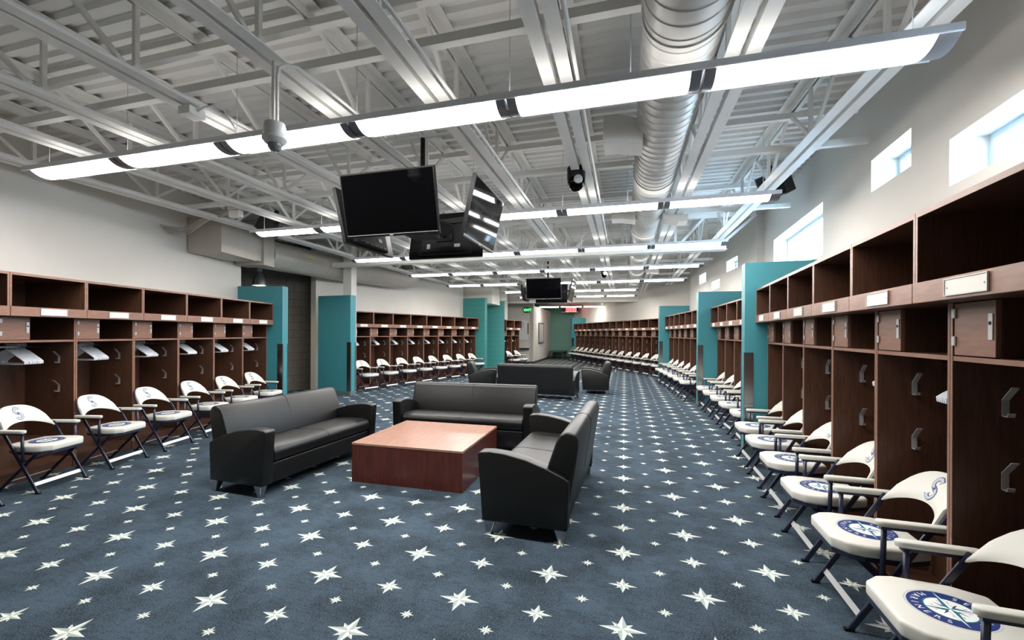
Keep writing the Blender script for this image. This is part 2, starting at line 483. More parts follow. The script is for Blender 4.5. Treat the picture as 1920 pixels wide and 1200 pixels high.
# far bulkhead and low ceiling over the hall
o = struct(MB().box(-9.5, 3.5, 20.4, 20.7, 2.99, 4.2).obj('wall_bulkhead', M['paint'])); o['label'] = 'painted bulkhead over the far end'
o = struct(MB().box(-9.5, 3.5, 20.7, 31.0, 3.36, 3.45).obj('ceiling_hall', M['paint'])); o['label'] = 'low flat ceiling over the far hall'
# far end wall
o = struct(MB().box(-4.9, 1.5, 28.6, 28.8, 0, 4.2).obj('wall_far', M['teal_far'])); o['label'] = 'green teal far end wall under the scoreboard clock'
o = MB().box(-4.9, -2.6, 28.57, 28.6, 0, .1).obj('baseboard', M['base_dark'], o)

# block walls -------------------------------------------------------
def block_wall(name, P, Q, z1, mb_, mm, thick=.2, side=1, bw=.406, bh=.203, label=None):
    P = Vector((P[0], P[1], 0)); Q = Vector((Q[0], Q[1], 0)); L = (Q - P).length; u = (Q - P) / L
    n = Vector((u.y, -u.x, 0)) * side
    e = struct(empty(name, (P.x, P.y, 0), math.atan2(u.y, u.x)))
    if label: e['label'] = label
    s = side
    y0, y1 = (-.0, -thick) if s > 0 else (0, thick)
    MB().box(0, L, min(y0, y1) + .006, max(y0, y1) - .006, 0, z1).obj('mortar_bed', mm, e)
    def bm_(w, h):
        m = MB().box(.005, w - .005, min(y0, y1), max(y0, y1), .005, h - .005).mesh('block')
        m.materials.append(mb_); return m
    cache = {}
    r = 0; z = 0.
    while z < z1 - .02:
        h = min(bh, z1 - z); x = 0.; first = (bw / 2 if r % 2 else bw)
        while x < L - .02:
            w = min(first if x == 0 else bw, L - x)
            key = (round(w, 3), round(h, 3))
            if key not in cache: cache[key] = bm_(w, h)
            inst('block', cache[key], e, (x, 0, z)); x += w
        z += bh; r += 1
    return e
# dark split-face corridor wall seen between the two left partitions
block_wall('wall_corridor', (-9.25, 8.15), (-8.15, 10.6), 4.1, M['dark_block'], M['mortar'], side=-1, label='dark split face block wall in the left recess')
o = struct(MB().box(-9.4, -9.2, 6.9, 8.3, 0, 4.2).obj('wall_corridor_return', M['dark_room']))

# teal painted block end wall after the middle left run, recess and white block walls
q0 = L2.at(L2.n, -DEP) + L2.u * .03; q1 = L2.at(L2.n, .22) + L2.u * .10
block_wall('wall_teal_block', q0, q1, 2.92, M['teal_block'], M['teal_mortar'], side=-1, label='teal painted block wall ending the middle left run')
r0 = Vector((-5.15, 18.05, 0))
block_wall('wall_teal_recess', (-6.9, 17.75), (-4.88, 17.95), 2.92, M['teal_block'], M['teal_mortar'], side=-1, label='teal painted block wall inside the left recess')
o = struct(MB().box(-7.2, -5.0, 16.6, 17.7, 2.72, 4.2).obj('wall_soffit', M['paint'])); o['label'] = 'white soffit over the left recess'
o = struct(MB().box(-7.4, -7.2, 16.2, 18.2, 0, 4.2).obj('wall_recess_back', M['paint']))
k0 = off(L3, L3.s - L3.u * .05, DEP); k1 = off(L3, L3.e + L3.u * .05, DEP)
wall('wall_left_3', k0, k1, 0, 4.2, M['white_block'], side=-1, thick=.2)
wall('wall_left_3_return', (-4.78, 18.0), (-6.0, 17.9), 2.925, 4.2, M['paint'], side=-1, thick=.1)

# ------------------------------------------------------------------ partitions
part_n = [0]
def partition(run, at_end, protrude, thick, label, height=2.485, rot_extra=0., org=None, guard=True):
    part_n[0] += 1
    base = run.e if at_end else run.s
    o0 = (base + run.u * (.012 if at_end else -.012)) if org is None else Vector((org[0], org[1], 0))
    e = struct(empty('wall_partition_%d' % part_n[0], (o0.x, o0.y, 0), run.rot + rot_extra))
    e['label'] = label
    # local: +y into the room, +x along (right runs) or against (left runs) the heading
    sx = 1 if run.side == 'R' else -1
    if not at_end: sx = -sx
    x0, x1 = (0, thick) if sx > 0 else (-thick, 0)
    MB().box(x0, x1, -DEP + .002, protrude, .10, height).obj('partition_body', M['teal'], e)
    MB().box(x0 - .004, x1 + .004, -DEP + .002, protrude + .004, 0, .10).obj('baseboard', M['base'], e)
    if guard:
        g = .10
        for xs in (x0, x1):
            m = MB()
            a, b = (xs - .006, xs - .0005) if xs == x0 else (xs + .0005, xs + .006)
            m.box(a, b, protrude - g, protrude + .006, .10, 1.32)
            c, d = (xs - .006, xs + .03) if xs == x0 else (xs - .03, xs + .006)
            m.box(c, d, protrude + .0005, protrude + .006, .10, 1.32)
            m.obj('corner_guard', M['guard'], e)
    return e
partition(R1, True, .13, .25, 'teal partition at the end of the near right lockers')
partition(R2, True, .25, .24, 'teal partition at the end of the second right lockers')
partition(R3, True, .17, .24, 'teal partition at the end of the third right lockers')
partition(RF, True, .10, .2, 'narrow teal partition at the end of the far right lockers', guard=True)
partition(L1, True, .19, .21, 'teal partition at the end of the near left lockers')
pl2 = partition(L2, False, .28, .2, 'wide teal partition before the middle left lockers', org=(-6.76, 9.68), rot_extra=math.radians(9))

# ------------------------------------------------------------------ locker unit
def make_locker():
    e = empty('locker')
    w = W / 2 - .002; t = .017; d = DEP - .01; fr = -.13
    side = [(-d, 0), (fr, 0), (fr, 1.704), (0, 1.704), (0, 2.1375), (-d, 2.1375)]
    for s in (-1, 1):
        m = MB().prism(side, 'x', s * w - (t if s > 0 else 0), s * w + (0 if s > 0 else t))
        m.obj('side_panel', M['wood'], e)
        m = MB().box(s * w - (t if s > 0 else 0), s * w + (0 if s > 0 else t), fr + .0005, fr + .003, .1, 1.703)
        m.box(s * w - (t if s > 0 else 0), s * w + (0 if s > 0 else t), .0005, .003, 1.80, 2.112)
        m.obj('edge_band', M['wood_edge'], e)
    wi = w - t
    MB().box(-wi, wi, -d, -d + .012, 0, 2.11).obj('back_panel', M['wood'], e)
    MB().box(-wi, wi, -d + .012, 0, 2.112, 2.1375).obj('top_panel', M['wood'], e)
    MB().box(-w, w, .0005, .003, 2.112, 2.1375).obj('edge_band', M['wood_edge'], e)
    MB().box(-wi, wi, -d + .012, -.001, 1.772, 1.797).obj('cubby_floor', M['wood'], e)
    MB().box(-wi, wi, -d + .012, -.001, 1.704, 1.722).obj('soffit_panel', M['wood'], e)
    fa = MB().box(-w * .998, w * .998, .001, .014, 1.704, 1.800).obj('fascia', M['wood_edge'], e, bevel=.002, seg=1)
    npl = MB().box(-.15, .11, .0145, .019, 1.722, 1.786).obj('name_plate', M['plate'], e, bevel=.0015, seg=1)
    fm = MB()
    fm.box(-.154, .114, .0145, .022, 1.786, 1.790).box(-.154, .114, .0145, .022, 1.718, 1.722).box(-.154, -.15, .0145, .022, 1.722, 1.786).box(.11, .114, .0145, .022, 1.722, 1.786)
    fm.obj('plate_frame', M['zinc'], npl)
    for sx in (-.135, .095):
        MB().lathe([(.0, .0215), (.003, .021), (.004, .019)], 8, (sx, 0, 1.752), 'y').obj('screw', M['zinc'], npl)
    MB().box(-wi, wi, -d + .012, fr - .002, 1.436, 1.458).obj('shelf', M['wood'], e)
    MB().box(-wi, wi, fr - .0015, fr + .001, 1.436, 1.458).obj('edge_band', M['wood_edge'], e)
    # lockable box at the viewer's left
    MB().box(.085, .103, -.55, fr - .022, 1.459, 1.703).obj('box_side', M['wood'], e)
    dr = MB().box(.088, wi - .004, fr - .021, fr - .001, 1.463, 1.700).obj('door', M['wood_edge'], e, bevel=.0015, seg=1)
    for z in (1.505, 1.632):
        MB().box(wi - .022, wi + .002, fr - .001, fr + .008, z, z + .045).obj('hinge', M['zinc'], dr, bevel=.003, seg=1)
    lp = MB().box(.098, .125, fr - .001, fr + .004, 1.535, 1.645)
    lp.obj('lock_plate', M['zinc'], dr, bevel=.001, seg=1)
    MB().lathe([(0, fr + .007), (.008, fr + .006), (.009, fr + .003)], 10, (.112, 0, 1.605), 'y').obj('lock_knob', M['black'], dr)
    MB().tube([(-wi, -.45, 1.385), (wi, -.45, 1.385)], .014, 10).obj('hanging_rod', M['chrome'], e)
    # hooks
    hk = MB()
    hk.box(-.013, .013, 0, .003, 0, .075)
    hk.beam((0, .0015, .075), (0, .062, .135), .026, .004, up=(1, 0, 0) if False else (0, -1, 1))
    hk.beam((0, .0015, .002), (0, .036, .002), .026, .004)
    hk.beam((0, .035, .002), (0, .040, .018), .026, .004, up=(0, 1, 0))
    hme = hk.mesh('coat_hook'); hme.materials.append(M['zinc'])
    for z in (1.19, .86):
        for sd in (-1, 1):
            inst('coat_hook', hme, e, (sd * (wi - .0005), -.31, z), PI / 2 * sd)
    inst('coat_hook', hme, e, (-.14, -d + .0125, 1.19), 0.)
    MB().box(-wi, wi, -d + .012, fr - .004, .10, .122).obj('bottom_shelf', M['wood'], e)
    MB().box(-wi, wi, fr - .03, fr - .012, .0, .10).obj('toe_kick', M['wood'], e)
    MB().box(-wi, wi, -d + .012, -.38, .33, .352).obj('inner_bench', M['wood'], e)
    MB().box(-wi, wi, -.40, -.382, .122, .33).obj('bench_front', M['wood'], e)
    return e

# ------------------------------------------------------------------ hanger
def hanger_mesh():
    m = MB()
    pts = [(0, .0, .01)]
    hook = [(0, .018 * math.cos(q) , .018 + .018 * math.sin(q)) for q in [math.radians(a) for a in (200, 160, 120, 90, 50, 10, -30, -60)]]
    m.tube(hook + [(0, 0, -.012), (0, 0, -.035)], .0035, 6)
    tri = [(0, 0, -.035), (0, -.05, -.05), (0, -.19, -.140), (0, -.215, -.160), (0, -.212, -.178), (0, -.195, -.184), (0, 0, -.184), (0, .195, -.184), (0, .212, -.178), (0, .215, -.160), (0, .19, -.140), (0, .05, -.05), (0, 0, -.035)]
    m.tube(tri, .0068, 6)
    me = m.mesh('coat_hanger'); me.materials.append(M['hanger']); return me

# ------------------------------------------------------------------ folding armchair
def yline(z): return .17 - .455 * z / .76        # long rail from front foot to top of back
def make_chair():
    e = empty('folding_armchair')
    # seat outline with clipped front corners
    out = [(-.17, -.21), (-.225, -.10), (-.235, .10), (-.215, .165), (-.15, .225), (.15, .225), (.215, .165), (.235, .10), (.225, -.10), (.17, -.21)]
    seat = MB().prism(out, 'z', .390, .455).obj('seat', M['vinyl'], e, bevel=.016, seg=3, smooth_all=True)
    pan = [(x * .97, y * .97) for x, y in out]
    MB().prism(pan, 'z', .368, .392).obj('seat_pan', M['navy'], e)
    # round printed emblem, top of the emblem towards the back
    zt = .4551
    def disc(r, z, n=40): return MB().add([(r * math.cos(2 * PI * k / n), r * math.sin(2 * PI * k / n), z) for k in range(n)], [tuple(range(n))])
    def ring(r0, r1, z, n=40):
        m = MB(); vs = []
        for k in range(n):
            q = 2 * PI * k / n; vs += [(r0 * math.cos(q), r0 * math.sin(q), z), (r1 * math.cos(q), r1 * math.sin(q), z)]
        return m.add(vs, [(2 * k, 2 * k + 1, (2 * k + 3) % (2 * n), (2 * k + 2) % (2 * n)) for k in range(n)])
    R = .132
    ring(R + .004, R + .009, zt).obj('emblem_outline', M['grey_ink'], seat)
    disc(R, zt + .0002).obj('emblem_disc', M['navy_ink'], seat)
    ring(.078, .084, zt + .0006).obj('emblem_inner_ring', M['teal_ink'], seat)
    disc(.0785, zt + .0005).obj('emblem_ball', M['white_ink'], seat)
    def star4(z, longx, longy, w):
        m = MB()
        for (tx, ty) in ((longx, 0), (0, longy), (-longx, 0), (0, -longy)):
            l = math.hypot(tx, ty); ux, uy = tx / l, ty / l
            m.add([(0, 0, z), (ux * w + uy * w, uy * w - ux * w, z), (tx, ty, z), (ux * w - uy * w, uy * w + ux * w, z)], [(0, 1, 2, 3)])
        return m
    star4(zt + .0012, .131, .083, .016).obj('emblem_compass', M['teal_ink'], seat)
    m = MB()
    for (tx, ty) in ((.125, 0), (0, .078), (-.125, 0), (0, -.078)):
        l = math.hypot(tx, ty); ux, uy = tx / l, ty / l; w = .0145
        m.add([(0, 0, zt + .0014), (ux * w + uy * w, uy * w - ux * w, zt + .0014), (tx, ty, zt + .0014)], [(0, 1, 2)])
    m.obj('emblem_compass_light', M['white_ink'], seat)
    m = MB()
    for q in (45, 135, 225, 315):
        a = math.radians(q); 
        m.add([(.02 * math.cos(a - .25), .02 * math.sin(a - .25), zt + .001), (.058 * math.cos(a), .058 * math.sin(a), zt + .001), (.02 * math.cos(a + .25), .02 * math.sin(a + .25), zt + .001)], [(0, 1, 2)])
        for s in (-1, 1):
            b = a + s * .42
            m.add([(.05 * math.cos(b), .05 * math.sin(b), zt + .001), (.066 * math.cos(b + s * .10), .066 * math.sin(b + s * .10), zt + .001), (.052 * math.cos(b + s * .08), .052 * math.sin(b + s * .08), zt + .001)], [(0, 1, 2)])
    m.obj('emblem_stitching', M['navy_ink'], seat)
    m = MB()
    def put(ch, ang, rad, flip):
        v, f = GLY[ch]; a = math.radians(ang)
        # emblem up is -y (towards the back), reading left is +x
        for_v = []
        for (x, y, _) in v:
            y -= .0125
            if flip: x, y = -x, -y
            r = rad + y; th = a - x / rad
            # polar angle measured clockwise from emblem up as the reader sees it
            for_v.append((r * math.cos(th), r * math.sin(th), zt + .0009))
        m.add(for_v, f)
    GLY = {c: text_geo(c, .034) for c in set('SEATLMRIN')}
    # reader stands in front of the chair looking at the back: right = -x, up = -y
    def place(word, mid, step, flip):
        n = len(word)
        for i, c in enumerate(word):
            k = i - (n - 1) / 2
            put(c, mid - step * k if not flip else mid + step * k, .106, flip)
    place('SEATTLE', 90, 19, False); place('MARINERS', 270, 18, True)
    # turn the whole ring of letters so that its top points to -y
    m.v = [(-x, -y, z) for x, y, z in m.v]
    m.obj('emblem_lettering', M['white_ink'], seat)
    # backrest: arched pad, hollowed lower edge, bowed backwards
    nu, nv = 20, 6; vs = []; fs = []
    def bk(u, v, t):
        zl = .560 + .080 * (1 - u * u) ** .8; zh = .580 + .222 * (1 - abs(u) ** 3.0) ** .55
        z = zl + (zh - zl) * v
        y = yline(z) - .055 * (1 - u * u) - .004
        edge = min(1, min(v, 1 - v) * 5 + .0) * min(1, (1 - abs(u)) * 8 + .15)
        y += (1 if t else -1) * (.006 + .012 * math.sqrt(max(0, edge)))
        return (.232 * u, y, z)
    for t in (1, 0):
        for i in range(nu + 1):
            for j in range(nv + 1):
                vs.append(bk(-1 + 2 * i / nu, j / nv, t))
    k2 = (nu + 1) * (nv + 1); ix = lambda i, j, t: i * (nv + 1) + j + (0 if t else k2)
    for i in range(nu):
        for j in range(nv):
            fs.append((ix(i, j, 1), ix(i + 1, j, 1), ix(i + 1, j + 1, 1), ix(i, j + 1, 1)))
            fs.append((ix(i, j, 0), ix(i, j + 1, 0), ix(i + 1, j + 1, 0), ix(i + 1, j, 0)))
    for i in range(nu):
        fs.append((ix(i, 0, 1), ix(i, 0, 0), ix(i + 1, 0, 0), ix(i + 1, 0, 1)))
        fs.append((ix(i, nv, 1), ix(i + 1, nv, 1), ix(i + 1, nv, 0), ix(i, nv, 0)))
    for j in range(nv):
        fs.append((ix(0, j, 1), ix(0, j + 1, 1), ix(0, j + 1, 0), ix(0, j, 0)))
        fs.append((ix(nu, j, 1), ix(nu, j, 0), ix(nu, j + 1, 0), ix(nu, j + 1, 1)))
    back = MB().add(vs, fs, True).obj('backrest', M['vinyl'], e)
    # S shaped monogram printed on the pad
    def surf(x, z, lift):
        u = x / .232; zl = .560 + .080 * (1 - u * u) ** .8; zh = .580 + .222 * (1 - abs(u) ** 3.0) ** .55
        return (x, bk(u, (z - zl) / (zh - zl), 1)[1] + lift, z)
    path = []
    cx0, zc, r = 0., .722, .0255
    for a in range(25, 271, 20): path.append((r * math.cos(math.radians(a)), zc + r * 1.05 + r * math.sin(math.radians(a))))
    for a in range(70, -176, -20): path.append((r * math.cos(math.radians(a)), zc - r * 1.05 + r * math.sin(math.radians(a))))
    path = [(-x, z) for x, z in path]           # the reader faces the pad, so his right is -x
    def ribbon(wd, lift, ext):
        m = MB(); vs = []; pts = list(path)
        for i, (x, z) in enumerate(pts):
            a = pts[max(0, i - 1)]; b = pts[min(len(pts) - 1, i + 1)]
            dx, dz = b[0] - a[0], b[1] - a[1]; l = math.hypot(dx, dz); nx, nz = -dz / l, dx / l
            wk = wd * (1.35 if i in (0, len(pts) - 1) else 1) + (ext if i in (0, len(pts) - 1) else 0)
            vs += [surf(x + nx * wk, z + nz * wk, lift), surf(x - nx * wk, z - nz * wk, lift)]
        return m.add(vs, [(2 * i, 2 * i + 1, 2 * i + 3, 2 * i + 2) for i in range(len(pts) - 1)])
    ribbon(.0115, .0012, .004).obj('monogram_outline', M['navy_ink'], back)
    ribbon(.0075, .0022, .003).obj('monogram_fill', M['grey_ink'], back)
    m = MB()
    for (dx, dz) in ((.017, 0), (0, .019), (-.017, 0), (0, -.019)):
        l = math.hypot(dx, dz); ux, uz = dx / l * .004, dz / l * .004
        m.add([surf(0, zc, .0032), surf(ux + uz, zc + uz - ux, .0032), surf(dx, zc + dz, .0032), surf(ux - uz, zc + uz + ux, .0032)], [(0, 1, 2, 3)])
    m.obj('monogram_star', M['navy_ink'], back)
    # frame
    for s in (-1, 1):
        x = s * .238
        MB().beam((x, yline(0), .0), (x, yline(.60), .60), .014, .030, up=(0, 1, 0)).obj('long_leg', M['navy'], e, bevel=.003, seg=1)
        MB().beam((s * .205, -.265, 0), (s * .205, .125, .38), .014, .028, up=(0, 1, 0)).obj('cross_leg', M['navy'], e, bevel=.003, seg=1)
        MB().tube([(s * .252, .035, .30), (s * .256, .030, .572)], .013, 8).obj('arm_post', M['navy'], e)
        arm = [(s * .264 + .026 * math.cos(q), (-.085 + (.130 if math.sin(q) >= 0 else -.130)) + .026 * math.sin(q)) for q in [2 * PI * k / 16 for k in range(16)]]
        ap = MB().prism(arm, 'z', .582, .611).obj('armrest', M['vinyl'], e, bevel=.007, seg=2, smooth_all=True)
        MB().box(s * .262 - .013, s * .262 + .013, -.205, .05, .566, .583).obj('armrest_bracket', M['navy'], ap)
        for (yy, zz) in ((yline(0), 0), (-.265, 0)):
            xx = x if yy > 0 else s * .205
            MB().box(xx - .011, xx + .011, yy - .022, yy + .022, 0.0, .014).obj('foot_cap', M['black'], e)
    fr = []
    for i in range(25):
        u = -1 + 2 * i / 24; z = .580 + .222 * (1 - abs(u) ** 3.0) ** .55 - .012
        fr.append((.236 * u, yline(z) - .055 * (1 - u * u) - .018, z))
    MB().tube(fr, .008, 6).obj('back_frame', M['navy'], e)
    MB().beam((-.236, yline(.085), .085), (.236, yline(.085), .085), .004, .034, up=(0, -.5, .86)).obj('front_stretcher', M['zinc'], e)
    MB().tube([(-.205, -.265 + .1, .1), (.205, -.265 + .1, .1)], .006, 6).obj('rear_stretcher', M['zinc'], e)
    MB().tube([(-.238, yline(.30), .30), (.238, yline(.30), .30)], .006, 6).obj('middle_stretcher', M['navy'], e)
    return e

locker0 = make_locker(); chair0 = make_chair(); hme = hanger_mesh()
first = True
HANG = {'L1': 12, 'R1': 5, 'L2': 8, 'R2': 4, 'R3': 0, 'RF': 4, 'L3': 4}
for r in RUNS:
    for k in range(r.n):
        c = r.at(k + .5)
        idx = r.n - k      # counted from the far end of the run, where the teal partition stands
        nm = ORD[idx - 1]
        lk = locker0 if first else copy_tree(locker0)
        lk.location = c; lk.rotation_euler = (0, 0, r.rot)
        where = {'L1': 'from the first left teal partition, near left run', 'R1': 'before the first right teal partition, near right run',
                 'L2': 'before the teal block wall, middle left run', 'R2': 'before the second right teal partition, second right run',
                 'R3': 'before the third right teal partition, third right run', 'RF': 'before the far end wall, far right run',
                 'L3': 'before the exit corner, far left pair'}[r.key]
        tag(lk, 'dark wood open locker, %s %s' % (nm, where), 'locker', 'dark wood lockers of the ' + r.phrase)
        ch = chair0 if first else copy_tree(chair0)
        jit = random.uniform(-.015, .015)
        p = r.at(k + .5 + jit + (-.31 if r.key == 'L1' else 0), r.off); ch.location = p; ch.rotation_euler = (0, 0, r.rot + random.uniform(-.05, .05))
        tag(ch, 'white folding armchair, %s %s' % (nm, where), 'chair', 'white folding armchairs of the ' + r.phrase)
        first = False
        nh = HANG[r.key]
        if r.key == 'R2' and k < 2: nh = 0
        for h in range(nh):
            wx = (.05 if r.side == 'L' else -.16) - h * .0165 + random.uniform(-.002, .002)
            if r.key == 'R1': wx = -.045 - h * .019
            lc = Vector((wx, -.45, 1.3855 - .001)); 
            q = Matrix.Rotation(r.rot, 4, 'Z') @ lc
            ho = inst('coat_hanger', hme, None, (c.x + q.x, c.y + q.y, q.z), r.rot + random.uniform(-.006, .006))
            tag(ho, 'white plastic hanger in the %s locker %s' % (nm, where), 'hanger', 'white hangers in lockers of the ' + r.phrase)

# ------------------------------------------------------------------ sofas
def make_sofa(width, label, group, loc, rotz, seams=1):
    """local: +y is the front, x along the width, origin on the floor under the middle"""
    e = empty('sofa' if width > 1.2 else 'armchair', loc, rotz)
    w = width / 2; aw = .125
    arm = [(.36, .105), (.40, .615), (.385, .632), (.30, .640), (.18, .632), (.02, .602), (-.14, .552), (-.27, .497), (-.315, .47), (-.30, .105)]
    for s in (-1, 1):
        x0, x1 = (w - aw, w) if s > 0 else (-w, -w + aw)
        m = MB().prism(arm, 'x', x0, x1)
        m.obj('arm', M['leather'], e, bevel=.02, seg=3, smooth_all=True)
    base = [(.345, .105), (.355, .30), (-.28, .30), (-.28, .105)]
    MB().prism(base, 'x', -w + aw + .002, w - aw - .002).obj('base', M['leather'], e, bevel=.012, seg=2, smooth_all=True)
    cush = [(.375, .315), (.385, .40), (.36, .445), (.28, .462), (.05, .452), (-.16, .435), (-.20, .40), (-.20, .31)]
    n = 1; span = 2 * (w - aw) - .008; step = span / n
    if seams:
        for pr in ([(.386, .33), (.386, .40), (.361, .4455), (.28, .4625), (.05, .4525), (-.10, .442)], [(-.16, .60), (-.204, .7405), (-.234, .8005), (-.285, .8255), (-.345, .8155), (-.3755, .77), (-.3705, .69), (-.315, .33)]):
            MB().tube([(0, a, b) for a, b in pr], .0022, 5).obj('seam', M['black'], e)
    for i in range(n):
        a = -w + aw + .004 + i * step
        MB().prism(cush, 'x', a, a + step - .003).obj('seat_cushion', M['leather'], e, bevel=.02, seg=3, smooth_all=True)
    bk = [(-.10, .43), (-.205, .74), (-.235, .80), (-.285, .825), (-.345, .815), (-.375, .77), (-.37, .69), (-.31, .30), (-.28, .12), (-.20, .12), (-.16, .40)]
    for i in range(n):
        bw = w - .045; st = 2 * bw / n; a = -bw + i * st
        MB().prism(bk, 'x', a, a + st - .002).obj('backrest', M['leather'], e, bevel=.022, seg=3, smooth_all=True)
    for sx in (-1, 1):
        for sy in (-1, 1):
            bx, by = sx * (w - .045), .30 if sy > 0 else -.245
            t = .042; b = .019; ox, oy = sx * .012, sy * .012
            m = MB()
            m.add([(bx - t, by - t, .108), (bx + t, by - t, .108), (bx + t, by + t, .108), (bx - t, by + t, .108),
                   (bx + ox - b, by + oy - b, 0), (bx + ox + b, by + oy - b, 0), (bx + ox + b, by + oy + b, 0), (bx + ox - b, by + oy + b, 0)],
                  [(0, 1, 2, 3), (7, 6, 5, 4), (0, 4, 5, 1), (1, 5, 6, 2), (2, 6, 7, 3), (3, 7, 4, 0)])
            m.obj('leg', M['chrome'], e, bevel=.003, seg=1)
    tag(e, label, 'sofa' if width > 1.2 else 'armchair', group)
    return e
SL = 1.93
make_sofa(1.78, 'black leather sofa left of the coffee table, facing right', 'black leather sofas', (-3.55, 4.24, 0), math.radians(-90 - 3))
make_sofa(SL, 'black leather sofa behind the coffee table, facing the camera', 'black leather sofas', (-2.09, 5.82, 0), math.radians(180 + 2.5))
make_sofa(1.78, 'black leather sofa right of the coffee table, seen from its end', 'black leather sofas', (-.665, 4.13, 0), math.radians(90 - 2))
make_sofa(SL, 'black leather sofa of the far group, seen from behind', 'black leather sofas', (-2.05, 10.7, 0), math.radians(-4))
make_sofa(.86, 'black leather armchair right of the far sofa', 'black leather armchairs', (-.71, 12.02, 0), math.radians(95))
make_sofa(.86, 'black leather armchair left of the far sofa', 'black leather armchairs', (-3.62, 11.1, 0), math.radians(-75))

# coffee table
e = empty('coffee_table', (-2.12, 4.62, 0), math.radians(.5))
T = .615
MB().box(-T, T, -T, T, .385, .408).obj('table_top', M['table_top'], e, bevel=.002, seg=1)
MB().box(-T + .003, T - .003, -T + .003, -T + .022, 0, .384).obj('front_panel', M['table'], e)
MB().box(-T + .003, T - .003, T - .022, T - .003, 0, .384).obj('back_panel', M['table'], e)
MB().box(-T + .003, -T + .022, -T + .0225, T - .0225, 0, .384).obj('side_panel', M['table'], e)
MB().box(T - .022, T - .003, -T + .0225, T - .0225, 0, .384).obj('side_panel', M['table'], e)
tag(e, 'square cherry wood block coffee table between three black sofas', 'table')

# ------------------------------------------------------------------ light rows
LZ = 3.135; S = 1.22
def lens_profile(n=9):
    hw, dp = .135, .058
    return [(-hw + 2 * hw * i / n, -dp * (1 - abs(2 * i / n - 1) ** 2.2)) for i in range(n + 1)]
def light_row(x0, nsec, yc, label, z=LZ):
    e = empty('linear_light', (x0, yc, z)); prof = lens_profile()
    L = nsec * S
    # opaque top tray and side rails
    MB().box(.02, L - .02, -.13, .13, .002, .02).obj('top_tray', M['rail'], e)
    MB().box(.10, L - .10, -.09, .09, .0205, .024).obj('added_uplight_strip', M['added_uplight'], e)
    for s in (-1, 1):
        MB().box(.0, L, s * .137 - .008, s * .137 + .008, -.020, .024).obj('side_rail', M['rail'], e, bevel=.003, seg=1)
    def strip(a, b, sc, name, m, flat=False):
        vs = []; fs = []; n = len(prof)
        for (y, zz) in prof: vs += [(a, y * sc, zz * sc), (b, y * sc, zz * sc)]
        for i in range(n - 1): fs.append((2 * i, 2 * i + 1, 2 * i + 3, 2 * i + 2))
        mb = MB().add(vs, fs, True)
        mb.add([(a, y * sc, zz * sc) for y, zz in prof], [tuple(range(n))]); mb.add([(b, y * sc, zz * sc) for y, zz in prof], [tuple(range(n))[::-1]])
        return mb.obj(name, m, e)
    for k in range(nsec):
        a = k * S; g0 = .10 if k == 0 else .07; g1 = .10 if k == nsec - 1 else .07
        strip(a + g0, a + S - g1, .97, 'lens', M['lens'])
        strip(a + (.0 if k == 0 else .008), a + g0, 1.03, 'joint_band', M['housing'])
        strip(a + S - g1, a + S - (.0 if k == nsec - 1 else .008), 1.03, 'joint_band', M['housing'])
    for k in range(nsec + 1):
        x = min(max(k * S, .15), L - .15)
        for jx in (1.66, .71, -.46, -1.39, -2.25, -3.32, -4.29, -5.23):
            if abs(x0 + x - jx) < .14: x = jx - x0 + .16
        if .05 < x0 + x < .62: x = .03 - x0
        MB().tube([(x, 0, .02), (x, 0, (CEIL if yc < 20 else 3.36) - z - .003)], .003, 6).obj('suspension_cable', M['wire'], e)
    tag(e, label, 'light', 'suspended linear lights')
    return e
XL = -5.655
for i, (yc, x0, n) in enumerate(((2.97, XL, 6), (5.70, XL, 6), (8.34, XL, 6), (10.88, XL + .03, 6), (13.55, XL + .03, 6), (16.15, -4.42, 4), (18.6, -4.42, 4))):
    light_row(x0, n, yc, 'suspended linear light, %s row from the camera' % ORD[i])
light_row(-4.62, 3, 24.2, 'short linear light under the low ceiling of the far hall', z=3.05)

# ------------------------------------------------------------------ steel joists
ZB, ZT = 3.33, 3.90
def make_joist(L):
    e = empty('bar_joist')
    for s in (-1, 1):
        m = MB().box(.018 if s > 0 else -.105, .105 if s > 0 else -.018, 0, L, ZB, ZB + .008).box(.018 if s > 0 else -.026, .026 if s > 0 else -.018, 0, L, ZB + .008, ZB + .07)
        m.obj('bottom_chord', M['steel_white'], e)
        m = MB().box(.012 if s > 0 else -.10, .10 if s > 0 else -.012, 0, L, ZT + .02, ZT + .028).box(.012 if s > 0 else -.020, .020 if s > 0 else -.012, 0, L, ZT - .045, ZT + .02)
        m.obj('top_chord', M['steel_white'], e)
    n = max(2, round(L / 1.24)); p = L / n
    dg1 = MB().beam((0, 0, ZT - .01), (0, p / 2, ZB + .04), .026, .034).mesh('web_diagonal'); dg1.materials.append(M['steel_white'])
    dg2 = MB().beam((0, p / 2, ZB + .04), (0, p, ZT - .01), .026, .034).mesh('web_diagonal'); dg2.materials.append(M['steel_white'])
    vt = MB().beam((0, p / 2 + .05, ZB + .04), (0, p / 2 + .05, ZT - .01), .032, .032).mesh('web_vertical'); vt.materials.append(M['steel_white'])
    for k in range(n):
        inst('web_diagonal', dg1, e, (0, k * p, 0)); inst('web_diagonal', dg2, e, (0, k * p, 0)); inst('web_vertical', vt, e, (0, k * p, 0))
    return e
JX = [1.66, .71, -.46, -1.39, -2.25, -3.32, -4.29, -5.23, -6.2, -7.1]
GY = 9.3
BAYS = [(-.9, 9.1, 'near bay'), (9.5, 19.3, 'far bay')]
